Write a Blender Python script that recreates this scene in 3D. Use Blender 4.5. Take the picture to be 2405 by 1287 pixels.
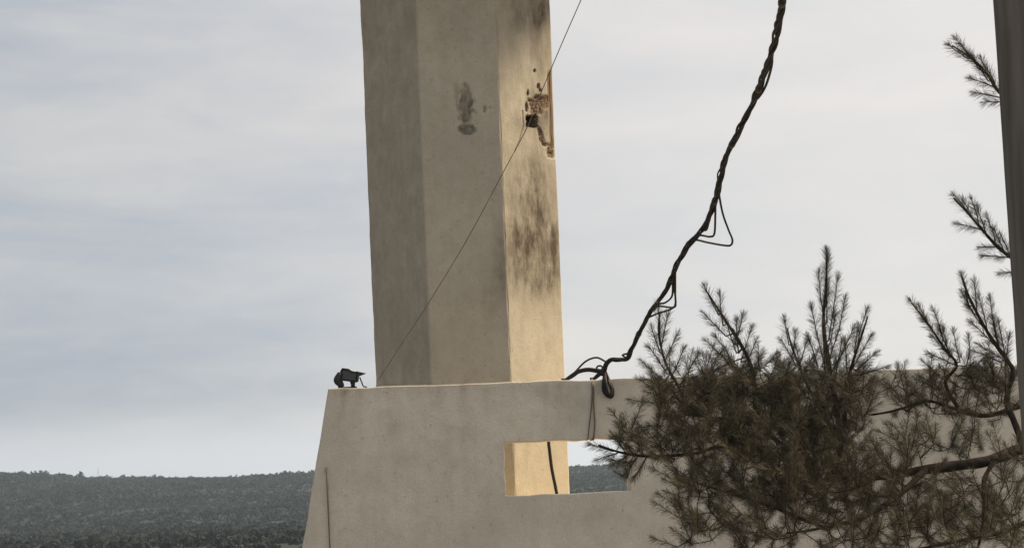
import bpy, bmesh, math, random
import numpy as np
from mathutils import Vector, Matrix, noise

for o in list(bpy.data.objects):
    bpy.data.objects.remove(o)
scene = bpy.context.scene
col = scene.collection
R = math.radians
random.seed(7)

# ------------------------------------------------------------------ camera
W, H = 2405.0, 1287.0            # size of the photograph, used for measuring
F = 3700.0                       # focal length in those pixels
CX, CY = W/2, H/2
HORIZON = 1180.0                 # eye level in the photograph
ROLL = R(2.35)
EYE = Vector((0.0, 0.0, 3.2))

cam_data = bpy.data.cameras.new('camera')
cam = bpy.data.objects.new('camera', cam_data)
col.objects.link(cam)
cam.location = EYE
cam.rotation_euler = (Matrix.Rotation(R(90), 3, 'X') @ Matrix.Rotation(-ROLL, 3, 'Z')).to_euler()
cam_data.sensor_fit = 'HORIZONTAL'
cam_data.sensor_width = 36.0
cam_data.lens = 36.0*F/W
cam_data.shift_y = (HORIZON-CY)/W
cam_data.clip_start = 0.1
cam_data.clip_end = 9000
scene.camera = cam
CAM_R = cam.rotation_euler.to_matrix()

def ray(px, py):
    """direction of a measured point, scaled so that its y is 1"""
    d = CAM_R @ Vector(((px-CX)/F, (HORIZON-py)/F, -1.0))
    return d/d.y

def at(px, py, Y):
    return EYE + ray(px, py)*Y

def proj(P):
    c = CAM_R.transposed() @ (Vector(P)-EYE)
    return CX + F*c.x/-c.z, HORIZON - F*c.y/-c.z

# ------------------------------------------------------------------ sky and sun
SUN_AZ = R(8)                   # from the right (+X), a little behind the wall
SUN_EL = R(50)
SUN_DIR = Vector((math.cos(SUN_AZ)*math.cos(SUN_EL), math.sin(SUN_AZ)*math.cos(SUN_EL), math.sin(SUN_EL)))

world = bpy.data.worlds.new('World')
scene.world = world
world.use_nodes = True
nt = world.node_tree
nt.nodes.clear()
def N(tree, kind, **kw):
    n = tree.nodes.new(kind)
    for k, v in kw.items():
        if k == 'inp':
            for kk, vv in v.items():
                n.inputs[kk].default_value = vv
        else:
            setattr(n, k, v)
    return n
def math_node(tree, op, a, b=None, clamp=False):
    n = tree.nodes.new('ShaderNodeMath'); n.operation = op; n.use_clamp = clamp
    for i, v in enumerate((a, b)):
        if v is None: continue
        if isinstance(v, (int, float)): n.inputs[i].default_value = v
        else: tree.links.new(v, n.inputs[i])
    return n.outputs[0]
def mix_node(tree, fac, a, b, blend='MIX'):
    n = tree.nodes.new('ShaderNodeMix'); n.data_type = 'RGBA'; n.blend_type = blend
    for s, v in ((n.inputs[0], fac), (n.inputs[6], a), (n.inputs[7], b)):
        if isinstance(v, (int, float)): s.default_value = v
        elif isinstance(v, tuple): s.default_value = (*v, 1) if len(v) == 3 else v
        else: tree.links.new(v, s)
    return n.outputs[2]
def ramp_node(tree, fac, stops):
    n = tree.nodes.new('ShaderNodeValToRGB')
    e = n.color_ramp.elements
    while len(e) < len(stops): e.new(0.5)
    for el, (p, c) in zip(e, stops):
        el.position = p
        el.color = (*c, 1) if isinstance(c, tuple) else (c, c, c, 1)
    tree.links.new(fac, n.inputs[0])
    return n.outputs[0]

out = N(nt, 'ShaderNodeOutputWorld')
bg = N(nt, 'ShaderNodeBackground', inp={'Strength': 0.06})
sky = N(nt, 'ShaderNodeTexSky', sky_type='NISHITA', sun_disc=False,
        sun_elevation=SUN_EL, sun_rotation=R(90)-SUN_AZ, altitude=300, air_density=1.2, dust_density=2.5)
tc = N(nt, 'ShaderNodeTexCoord')
dot = N(nt, 'ShaderNodeVectorMath', operation='DOT_PRODUCT')
nt.links.new(tc.outputs['Generated'], dot.inputs[0]); dot.inputs[1].default_value = (1.0, 0.0, 0.08)   # the cloud is thinner and brighter on the sun's side
near_sun = N(nt, 'ShaderNodeMapRange', interpolation_type='SMOOTHSTEP', inp={'From Min': -0.42, 'From Max': 0.30})
nt.links.new(dot.outputs['Value'], near_sun.inputs['Value'])
mp = N(nt, 'ShaderNodeMapping', inp={'Scale': (2.2, 2.2, 9.0), 'Location': (3.1, 0.4, 1.3)})
nt.links.new(tc.outputs['Generated'], mp.inputs[0])
n1 = N(nt, 'ShaderNodeTexNoise', inp={'Scale': 1.6, 'Detail': 7.0, 'Roughness': 0.52, 'Distortion': 0.35})
nt.links.new(mp.outputs[0], n1.inputs['Vector'])
mp2 = N(nt, 'ShaderNodeMapping', inp={'Scale': (5.0, 5.0, 16.0), 'Location': (0.7, 2.4, 0.2)})
nt.links.new(tc.outputs['Generated'], mp2.inputs[0])
n2 = N(nt, 'ShaderNodeTexNoise', inp={'Scale': 2.0, 'Detail': 8.0, 'Roughness': 0.6, 'Distortion': 0.6})
nt.links.new(mp2.outputs[0], n2.inputs['Vector'])
cl = math_node(nt, 'ADD', math_node(nt, 'MULTIPLY', n1.outputs['Fac'], 0.74), math_node(nt, 'MULTIPLY', n2.outputs['Fac'], 0.26))
cloud_v = ramp_node(nt, cl, [(0.37, 0.0), (0.64, 1.0)])
# cloud deck: blue grey where thin, warm white where thick and towards the hidden sun
thin = mix_node(nt, near_sun.outputs[0], (3.5, 4.05, 4.95), (7.8, 7.65, 7.5))
thick = mix_node(nt, near_sun.outputs[0], (6.1, 6.08, 6.05), (8.9, 8.4, 8.05))
cloud = mix_node(nt, cloud_v, thin, thick)
sepz = N(nt, 'ShaderNodeSeparateXYZ'); nt.links.new(tc.outputs['Generated'], sepz.inputs[0])
low = N(nt, 'ShaderNodeMapRange', interpolation_type='SMOOTHSTEP', inp={'From Min': 0.075, 'From Max': 0.03})
nt.links.new(sepz.outputs['Z'], low.inputs['Value'])
cloud = mix_node(nt, math_node(nt, 'MULTIPLY', low.outputs[0], 0.85), cloud, mix_node(nt, near_sun.outputs[0], (7.4, 7.6, 8.05), (9.0, 9.0, 9.0)))   # paler towards the horizon, as overcast is
skymix = mix_node(nt, 0.9, sky.outputs[0], cloud)
nt.links.new(skymix, bg.inputs['Color'])
nt.links.new(bg.outputs[0], out.inputs['Surface'])

sun_data = bpy.data.lights.new('sun', 'SUN')
sun_data.energy = 5.0
sun_data.angle = R(12.0)      # veiled by thin cloud
sun_data.color = (1.0, 0.78, 0.52)
sun = bpy.data.objects.new('sun', sun_data)
col.objects.link(sun)
sun.rotation_euler = (-SUN_DIR).to_track_quat('-Z', 'Y').to_euler()

scene.view_settings.view_transform = 'Standard'
scene.view_settings.look = 'None'
scene.view_settings.exposure = 0.75
scene.view_settings.gamma = 1.0
scene.view_settings.use_curve_mapping = False
scene.render.engine = 'CYCLES'
scene.cycles.max_bounces = 8
scene.cycles.diffuse_bounces = 5
scene.cycles.volume_bounces = 1

# ------------------------------------------------------------------ helpers
def tag(o, label=None, cat=None, group=None, kind=None):
    if label: o['label'] = label
    if cat: o['category'] = cat
    if group: o['group'] = group
    if kind: o['kind'] = kind
    return o

def empty(name, loc):
    o = bpy.data.objects.new(name, None)
    o.empty_display_size = 0.2
    col.objects.link(o); o.location = loc
    return o

def link(name, me, mat, parent=None, smooth=False):
    o = bpy.data.objects.new(name, me)
    col.objects.link(o)
    if mat: me.materials.append(mat)
    if smooth:
        me.polygons.foreach_set('use_smooth', [True]*len(me.polygons))
    if parent:
        o.parent = parent
        o.matrix_parent_inverse = Matrix.Translation(-parent.location)
    return o

class MB:
    def __init__(s): s.v = []; s.f = []
    def add(s, vs, fs):
        b = len(s.v)
        s.v += [tuple(v) for v in vs]; s.f += [tuple(i+b for i in f) for f in fs]
    def box(s, c, size, rot=None):
        hx, hy, hz = (x/2 for x in size)
        vs = [Vector((x, y, z)) for x in (-hx, hx) for y in (-hy, hy) for z in (-hz, hz)]
        if rot: vs = [rot @ v for v in vs]
        s.add([v+Vector(c) for v in vs], [(0,1,3,2),(4,6,7,5),(0,4,5,1),(2,3,7,6),(0,2,6,4),(1,5,7,3)])
    def tube(s, pts, rad, n=6, cap=True):
        pts = [Vector(p) for p in pts]
        m = len(pts)
        if not hasattr(rad, '__len__'): rad = [rad]*m
        up = None; rings = []
        for i in range(m):
            t = (pts[min(i+1, m-1)]-pts[max(i-1, 0)])
            if t.length < 1e-9: t = Vector((0,0,1))
            t.normalize()
            if up is None:
                up = t.orthogonal().normalized()
            else:
                up = (up - t*up.dot(t))
                up = up.normalized() if up.length > 1e-6 else t.orthogonal().normalized()
            side = t.cross(up)
            rings.append([pts[i]+(up*math.cos(2*math.pi*k/n)+side*math.sin(2*math.pi*k/n))*rad[i] for k in range(n)])
        vs = [v for r in rings for v in r]
        fs = [(i*n+k, i*n+(k+1)%n, (i+1)*n+(k+1)%n, (i+1)*n+k) for i in range(m-1) for k in range(n)]
        if cap:
            fs.append(tuple(reversed(range(n)))); fs.append(tuple((m-1)*n+k for k in range(n)))
        s.add(vs, fs)
    def mesh(s, name):
        me = bpy.data.meshes.new(name)
        me.from_pydata(s.v, [], s.f); me.update()
        return me
    def build(s, name, mat, parent=None, smooth=False):
        return link(name, s.mesh(name), mat, parent, smooth)

def spline(pts, per=8):
    """Catmull-Rom through the points"""
    P = [Vector(p) for p in pts]
    P = [P[0]*2-P[1]] + P + [P[-1]*2-P[-2]]
    res = []
    for i in range(1, len(P)-2):
        a, b, c, d = P[i-1], P[i], P[i+1], P[i+2]
        for k in range(per):
            t = k/per
            res.append(0.5*((2*b)+(c-a)*t+(2*a-5*b+4*c-d)*t*t+(3*b-a-3*c+d)*t**3))
    res.append(P[-2])
    return res

def attr(me, name, vals):
    a = me.attributes.new(name, 'FLOAT', 'POINT')
    a.data.foreach_set('value', np.asarray(vals, dtype=np.float32))

# ------------------------------------------------------------------ materials
def new_mat(name, rough=0.9, spec=0.3):
    m = bpy.data.materials.new(name); m.use_nodes = True
    t = m.node_tree; b = t.nodes['Principled BSDF']
    b.inputs['Roughness'].default_value = rough
    b.inputs['Specular IOR Level'].default_value = spec
    return m, t, b

def noise_tex(t, vec, scale, detail=4, rough=0.55, mscale=None, loc=(0, 0, 0)):
    if mscale:
        mp = N(t, 'ShaderNodeMapping', inp={'Scale': mscale, 'Location': loc})
        t.links.new(vec, mp.inputs[0]); vec = mp.outputs[0]
    n = N(t, 'ShaderNodeTexNoise', inp={'Scale': scale, 'Detail': detail, 'Roughness': rough})
    t.links.new(vec, n.inputs['Vector'])
    return n.outputs['Fac']

def plaster(name, base, dirt_shade=(0.17, 0.13, 0.09), raw=(0.115, 0.083, 0.057), streaky=0.35, scorch=False):
    """weathered lime plaster over rubble concrete, with dirt and broken areas given by the mesh"""
    m, t, b = new_mat(name, 0.92, 0.2)
    co = N(t, 'ShaderNodeTexCoord').outputs['Object']
    big = noise_tex(t, co, 0.9, 5, 0.6)
    mid = noise_tex(t, co, 7.0, 6, 0.65)
    fine = noise_tex(t, co, 60.0, 4, 0.6)
    strk = noise_tex(t, co, 1.0, 6, 0.62, (9, 9, 0.8))
    c = mix_node(t, ramp_node(t, big, [(0.3, 0.0), (0.72, 1.0)]), tuple(x*0.86 for x in base), tuple(min(x*1.1, 0.8) for x in base))
    c = mix_node(t, math_node(t, 'MULTIPLY', ramp_node(t, mid, [(0.42, 0.0), (0.72, 1.0)]), 0.5), c, tuple(x*y for x, y in zip(base, (0.74, 0.72, 0.66))))
    c = mix_node(t, math_node(t, 'MULTIPLY', ramp_node(t, strk, [(0.48, 0.0), (0.72, 1.0)]), streaky), c, dirt_shade)
    spk = noise_tex(t, co, 26.0, 3, 0.7)
    c = mix_node(t, math_node(t, 'MULTIPLY', ramp_node(t, spk, [(0.63, 0.0), (0.73, 1.0)]), 0.6), c, dirt_shade)
    grit = noise_tex(t, co, 95.0, 2, 0.6)
    c = mix_node(t, 1.0, c, mix_node(t, grit, (0.80, 0.80, 0.80), (1.2, 1.2, 1.2)), 'MULTIPLY')
    a1 = N(t, 'ShaderNodeAttribute', attribute_name='dirt_shade').outputs['Fac']
    blot = noise_tex(t, co, 1.0, 6, 0.7, (7, 7, 3.2), (4, 2, 1))
    runs = noise_tex(t, co, 1.0, 5, 0.7, (20, 20, 3.4), (1, 8, 3))
    blot = math_node(t, 'ADD', math_node(t, 'MULTIPLY', blot, 0.7), math_node(t, 'MULTIPLY', runs, 0.3))
    d = math_node(t, 'MULTIPLY', a1, ramp_node(t, blot, [(0.30, 0.10), (0.595, 1.08)]), True)
    c = mix_node(t, d, c, tuple(x*0.40 for x in dirt_shade) if scorch else dirt_shade)
    a2 = N(t, 'ShaderNodeAttribute', attribute_name='broken').outputs['Fac']
    rawc = mix_node(t, mid, tuple(x*0.7 for x in raw), tuple(x*1.25 for x in raw))
    c = mix_node(t, ramp_node(t, a2, [(0.15, 0.0), (0.6, 1.0)]), c, rawc)
    c = mix_node(t, ramp_node(t, a2, [(0.90, 0.0), (0.97, 1.0)]), c, (0.03, 0.024, 0.018))   # cavity painted near-black to stand for its shade
    t.links.new(c, b.inputs['Base Color'])
    h = math_node(t, 'ADD', math_node(t, 'MULTIPLY', mid, 0.6), math_node(t, 'MULTIPLY', fine, 0.4))
    bp = N(t, 'ShaderNodeBump', inp={'Strength': 0.6, 'Distance': 0.014})
    t.links.new(h, bp.inputs['Height']); t.links.new(bp.outputs[0], b.inputs['Normal'])
    return m

M_TOWER = plaster('tower_plaster', (0.358, 0.342, 0.290), dirt_shade=(0.15, 0.124, 0.095), streaky=0.12, scorch=True)
M_WALL = plaster('wall_plaster', (0.475, 0.462, 0.415), streaky=0.12)
M_BLOCK = plaster('block_plaster', (0.50, 0.44, 0.36), streaky=0.2)

def simple(name, base, rough, spec, nscale, amt=0.35, bump=0.0, stretch=None, metal=0.0):
    m, t, b = new_mat(name, rough, spec)
    b.inputs['Metallic'].default_value = metal
    co = N(t, 'ShaderNodeTexCoord').outputs['Object']
    n = noise_tex(t, co, nscale, 5, 0.6, stretch)
    c = mix_node(t, ramp_node(t, n, [(0.3, 0.0), (0.7, 1.0)]), tuple(x*(1-amt) for x in base), tuple(x*(1+amt) for x in base))
    t.links.new(c, b.inputs['Base Color'])
    if bump:
        bp = N(t, 'ShaderNodeBump', inp={'Strength': 0.6, 'Distance': bump})
        t.links.new(n, bp.inputs['Height']); t.links.new(bp.outputs[0], b.inputs['Normal'])
    return m

M_ROOF = simple('roof_screed', (0.80, 0.65, 0.44), 0.9, 0.2, 3.0, 0.15, 0.01)
M_CABLE = simple('cable_rubber', (0.008, 0.0078, 0.0075), 0.6, 0.3, 20.0, 0.4)
M_WIRE = simple('thin_wire', (0.11, 0.095, 0.08), 0.6, 0.3, 20.0, 0.3)
M_BLACK = simple('lamp_black_paint', (0.009, 0.010, 0.010), 0.55, 0.4, 30.0, 0.4)
M_GLASS = simple('lamp_glass', (0.028, 0.035, 0.035), 0.3, 0.5, 8.0, 0.25)
M_POLE = simple('pole_weathered_wood', (0.105, 0.10, 0.09), 0.9, 0.2, 1.0, 0.38, 0.012, (18, 18, 1.2))
M_BARK = simple('bark', (0.026, 0.021, 0.017), 0.95, 0.1, 16.0, 0.6, 0.03)
M_SOIL = simple('dry_ground', (0.17, 0.155, 0.13), 0.95, 0.1, 0.35, 0.3, 0.05)
M_HILL = simple('hill_soil', (0.023, 0.027, 0.028), 0.95, 0.1, 0.06, 0.3, 0.6)
M_SCRUB = simple('scrub_leaves', (0.020, 0.0245, 0.023), 0.9, 0.12, 0.045, 0.75)
M_STEEL = simple('mast_steel', (0.15, 0.15, 0.15), 0.5, 0.4, 4.0, 0.2)
M_TIE = simple('black_tape', (0.006, 0.006, 0.006), 0.5, 0.4, 40.0, 0.3)

def needle_mat():
    m, t, b = new_mat('pine_needles', 0.75, 0.25)
    a = N(t, 'ShaderNodeAttribute', attribute_name='tone').outputs['Fac']
    c = ramp_node(t, a, [(0.0, (0.042, 0.037, 0.023)), (0.5, (0.066, 0.062, 0.038)), (1.0, (0.15, 0.125, 0.078))])
    t.links.new(c, b.inputs['Base Color'])
    return m
M_NEEDLE = needle_mat()

# ------------------------------------------------------------------ ground
def ground():
    mb = MB()
    xs = [-1600, -900, -400, -120, -40, -12, 0, 12, 40, 120, 400, 900, 1600]
    ys = [-400, -100, -30, -8, 0, 6, 12, 18, 30, 60, 120, 250, 500, 900, 1300]
    mb.v = [(x, y, 0.0) for y in ys for x in xs]
    n = len(xs)
    mb.f = [(j*n+i, j*n+i+1, (j+1)*n+i+1, (j+1)*n+i) for j in range(len(ys)-1) for i in range(n-1)]
    tag(mb.build('ground', M_SOIL), kind='structure')
ground()

# far ridge, its skyline measured from the photograph
RIDGE_Y = 620.0
def ridge_height(x):
    px0 = CX + F*x/RIDGE_Y
    lift = float(np.interp(px0, [-900, 0, 330, 700, 1400, 2400, 3600], [128, 117, 96, 88, 82, 90, 100]))   # skyline above eye level, measured
    base = EYE.z + RIDGE_Y*(lift/F)
    d = noise.fractal(Vector((x*0.02, 3.3, 0)), 1.0, 2.0, 5)*0.9
    d += 0.8*math.exp(-((px0-60)/60)**2) - 1.0*math.exp(-((px0-190)/70)**2)
    return base + d - 1.0
def hills():
    xs = np.arange(-700, 701, 7.0)
    ys = np.concatenate([np.arange(68, 640, 8.0), np.arange(640, 1200, 40.0)])
    mb = MB()
    for y in ys:
        for x in xs:
            t = (y-68)/(RIDGE_Y-68)
            q = max(0, (y-330)/(RIDGE_Y-330))
            if t <= 1: k = q*q*(3-2*q)*0.4+q*0.6
            else: k = max(0, 1-(t-1)*0.35)
            h = ridge_height(x)*k
            h += noise.fractal(Vector((x*0.03, y*0.03, 1)), 1.0, 2.0, 4)*1.1*min(1, t*3)*(0.35 if t > 0.9 else 1)
            mb.v.append((x, y, max(h-0.3, 0.04)))
    n = len(xs)
    mb.f = [(j*n+i, j*n+i+1, (j+1)*n+i+1, (j+1)*n+i) for j in range(len(ys)-1) for i in range(n-1)]
    o = tag(mb.build('hills', M_HILL, smooth=True), kind='structure')
    V = np.array(mb.v).reshape(len(ys), n, 3)
    def hz(x, y):
        i = min(max(int((x+700)/7), 0), n-2); j = min(max(int((y-68)/8), 0), 70)
        return float(V[j, i, 2])
    # scrub: a mass of low bushes no one could count
    rnd = random.Random(3)
    B = []                                       # x, y, z, radius, height of every bush
    for i in range(24000):
        y = 90+530*rnd.random()**0.55; x = (rnd.random()-0.62)*0.52*y*1.2
        d = noise.noise(Vector((x*0.02, y*0.02, 5)))
        if y < 330 and d < 0.0 and rnd.random() < 0.6: continue
        r = rnd.uniform(0.6, 1.8)*(0.40+0.60*y/620)*(1+0.35*d); B.append((x, y, hz(x, y)-0.15, r, r*rnd.uniform(0.7, 1.1)))
    for i in range(620):                         # along the skyline
        x = rnd.uniform(-290, 130); y = RIDGE_Y+rnd.uniform(-9, 5)
        d = noise.noise(Vector((x*0.05, 9, 5)))
        r = rnd.uniform(0.6, 1.6)*(1.0+0.5*d); B.append((x, y, hz(x, y)-0.3, r*1.3, r*rnd.uniform(0.6, 1.1)))
    for px0, r in ((108, 1.7), (116, 1.2), (195, 2.0), (188, 1.3), (317, 1.3), (368, 1.5), (60, 1.4), (20, 1.6), (420, 1.2), (560, 1.5), (640, 1.2)):
        x = (px0-CX)/F*RIDGE_Y; B.append((x, RIDGE_Y-2, hz(x, RIDGE_Y-2), r, r*1.35))
    # each bush a loose dome of leaf sprays
    g = np.random.default_rng(5); B = np.array(B); K = 30
    v = g.normal(size=(len(B), K, 3)); v[:, :, 2] = np.abs(v[:, :, 2])*0.9
    v /= np.linalg.norm(v, axis=2, keepdims=True); v *= g.uniform(0.55, 1.05, size=(len(B), K, 1))
    c = B[:, None, :3]+v*np.stack([B[:, 3], B[:, 3], B[:, 4]*1.15], 1)[:, None, :]
    q = (B[:, 3][:, None]*g.uniform(0.25, 0.5, size=(len(B), K)))[:, :, None]
    t1 = g.normal(size=c.shape); t1 /= np.linalg.norm(t1, axis=2, keepdims=True)
    t2 = np.cross(t1, g.normal(size=c.shape)); t2 /= np.linalg.norm(t2, axis=2, keepdims=True)
    T = np.stack([c+t1*q, c-t1*q*0.6+t2*q*0.8, c-t1*q*0.6-t2*q*0.8], 2).reshape(-1, 3)
    sb = MB(); sb.v = T.tolist(); sb.f = np.arange(len(T)).reshape(-1, 3).tolist()
    tag(sb.build('scrub', M_SCRUB), 'low dark scrub covering the distant ridge', 'scrub', kind='stuff')
    return hz
HZ = hills()

# thin mast on the ridge
def mast():
    x = (236-CX)/F*RIDGE_Y; y = RIDGE_Y-1; z = HZ(x, y)
    e = empty('radio_mast', (x, y, z))
    m = MB(); m.tube([(x, y, z-0.3), (x, y, z+5.2)], [0.10, 0.06], 6); m.build('pole', M_STEEL, e)
    m = MB(); m.box((x, y, z+4.1), (0.8, 0.06, 0.06)); m.build('antenna_arm', M_STEEL, e)
    m = MB(); m.box((x, y, z+3.2), (0.5, 0.06, 0.06)); m.build('antenna_arm', M_STEEL, e)
    tag(e, 'tiny thin mast standing on the distant ridge at far left', 'mast')
mast()

# ------------------------------------------------------------------ flat-roofed building with parapet wall
WALL_YAW = R(5.2)
WD = Vector((math.cos(WALL_YAW), math.sin(WALL_YAW), 0))      # along the wall, to the right
WN = Vector((math.sin(WALL_YAW), -math.cos(WALL_YAW), 0))     # out of the wall, to the viewer
W0 = at(1330, 893, 14.4)
TOP_Z = W0.z
THICK = 0.22
ROOF_Z = 3.02
def on_wall(px, py, off=0.0):
    """point of the wall's front plane behind a measured point"""
    r = ray(px, py); p0 = W0+WN*off
    k = (p0-EYE).dot(WN)/r.dot(WN)
    return EYE+r*k
def wall_u(P): return (Vector(P)-W0).dot(WD)

def building():
    root = empty('flat_roofed_building', (W0.x+2, W0.y, 0))
    tag(root, 'flat roofed plastered building with a rectangular opening through its parapet wall', 'building')
    # front wall as one slab with the opening cut through
    a, b_ = on_wall(1185, 1037), on_wall(1340, 1158)
    c, d = on_wall(1478, 1030), on_wall(1476, 1152)
    hu0 = (wall_u(a)+wall_u(on_wall(1188, 1158)))/2; hu1 = (wall_u(c)+wall_u(d))/2
    hz1 = (a.z+c.z)/2; hz0 = (b_.z+d.z)/2
    uL_top = wall_u(on_wall(771, 912)); zl = on_wall(738, 1115)
    slope = (wall_u(zl)-uL_top)/(zl.z-TOP_Z)          # the end of the wall leans
    uR = wall_u(on_wall(2405, 900))+2.6
    def steps(vals, st):
        r = []
        for p, q in zip(vals, vals[1:]):
            k = max(1, round((q-p)/st)); r += [p+(q-p)*i/k for i in range(k)]
        return r+[vals[-1]]
    us = steps([uL_top, hu0, hu1, uR], 0.05)
    zs = steps([0.0, 2.0, hz0, hz1, TOP_Z], 0.05)
    nu, nz = len(us), len(zs)
    inhole = lambda i, j: hu0-1e-6 < (us[i]+us[i+1])/2 < hu1 and hz0 < (zs[j]+zs[j+1])/2 < hz1
    V, Fs, dirt_shade, brk = [], [], [], []
    idx = {}
    def vert(i, j, s):
        key = (i, j, s)
        if key in idx: return idx[key]
        u, z = us[i], zs[j]
        blend = max(0, 1-(u-uL_top)/0.9)
        uu = u+slope*(z-TOP_Z)*blend*(1 if z > 1.5 else 1)
        n = noise.fractal(Vector((uu*1.1, z*1.1, 4.2*s)), 1.0, 2.0, 4)
        e = noise.fractal(Vector((uu*3.0, z*0.3, 9)), 1.0, 2.0, 3)
        p = W0+WD*uu+WN*(n*0.006 - s*THICK); p.z = z
        if j == nz-1: p.z += e*0.009 - (0.006 if s else 0)
        if i == 0: p += WD*noise.noise(Vector((z*4, 1, 1)))*0.010
        edge = (abs(us[i]-hu0) < 1e-5 or abs(us[i]-hu1) < 1e-5) and hz0-1e-5 <= z <= hz1+1e-5
        if edge: p += WD*noise.noise(Vector((z*7, us[i], 1)))*0.014
        if (abs(z-hz0) < 1e-5 or abs(z-hz1) < 1e-5) and hu0-1e-5 <= u <= hu1+1e-5:
            p.z += noise.noise(Vector((u*6, z, 1)))*0.013
        idx[key] = len(V); V.append(tuple(p))
        px, py = proj(p)
        g = lambda x, y, sx, sy: math.exp(-((px-x)/sx)**2-((py-y)/sy)**2)
        st = 0
        if s == 0 and py > 900:
            w = 4*math.sin(py*0.03)
            st += 0.50*math.exp(-((px-808-w*0.6)/11)**2)*math.exp(-max(0, py-918)/75)
            st += 0.40*math.exp(-((px-846)/6)**2)*math.exp(-max(0, py-915)/40)
            st += 0.25*g(930, 1000, 22, 16)+0.15*g(1340, 940, 60, 25)
            st += 0.22*math.exp(-(py-905+0.034*(px-1000))/22) if py > 895 else 0
            st += 0.18*g(1090, 1010, 40, 14)
            cn = noise.fractal(Vector((uu*9.0, 5, 5)), 1.0, 2.0, 3)
            st += max(0, cn)*0.8*math.exp(-(TOP_Z-z)/(0.16+0.3*max(0, noise.noise(Vector((uu*4, 1, 8))))))
            st += 0.12*max(0, noise.fractal(Vector((uu*2.2, z*2.2, 3)), 1.0, 2.0, 4))
        dirt_shade.append(min(st, 0.8)); brk.append(0.0)
        return idx[key]
    for i in range(nu-1):
        for j in range(nz-1):
            if inhole(i, j): continue
            Fs.append((vert(i, j, 0), vert(i+1, j, 0), vert(i+1, j+1, 0), vert(i, j+1, 0)))
            Fs.append((vert(i, j, 1), vert(i, j+1, 1), vert(i+1, j+1, 1), vert(i+1, j, 1)))
            for (di, dj, q) in ((-1, 0, ((i, j), (i, j+1))), (1, 0, ((i+1, j+1), (i+1, j))), (0, -1, ((i+1, j), (i, j))), (0, 1, ((i, j+1), (i+1, j+1)))):
                ii, jj = i+di, j+dj
                if ii < 0 or jj < 0 or ii >= nu-1 or jj >= nz-1 or inhole(ii, jj):
                    (a0, a1), (b0, b1) = q
                    Fs.append((vert(a0, a1, 0), vert(b0, b1, 0), vert(b0, b1, 1), vert(a0, a1, 1)))
    me = bpy.data.meshes.new('parapet_wall'); me.from_pydata(V, [], Fs); me.update()
    attr(me, 'dirt_shade', dirt_shade); attr(me, 'broken', brk)
    o = link('parapet_wall', me, M_WALL, root)
    bv = o.modifiers.new('edge', 'BEVEL'); bv.width = 0.009; bv.segments = 2; bv.limit_method = 'ANGLE'; bv.angle_limit = R(60)
    # body of the building and the roof the tower stands on
    def Q(u, depth, z): p = W0+WD*u-WN*depth; return (p.x, p.y, z)
    def slab(mb, u0, u1, d0, d1, z0, z1):
        mb.add([Q(u, d_, z) for u in (u0, u1) for d_ in (d0, d1) for z in (z0, z1)],
               [(0,1,3,2),(4,6,7,5),(0,4,5,1),(2,3,7,6),(0,2,6,4),(1,5,7,3)])
    mb = MB(); slab(mb, uL_top+0.03, uR-0.02, THICK+0.003, 9.0, 0.0, ROOF_Z-0.12); mb.build('walls', M_BLOCK, root)
    mb = MB(); slab(mb, uL_top+0.01, uR-0.01, THICK+0.003, 9.02, ROOF_Z-0.117, ROOF_Z); mb.build('roof', M_ROOF, root)
    # dark conduit on the wall's left end
    p0 = on_wall(767, 1097, 0.012); p1 = Vector((p0.x, p0.y-0.002, 0.3))
    mb = MB(); mb.tube([p0, p0+Vector((0.001, -0.004, -0.3)), p1], 0.007, 8); mb.build('conduit', M_WIRE, root, True)
building()

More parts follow.
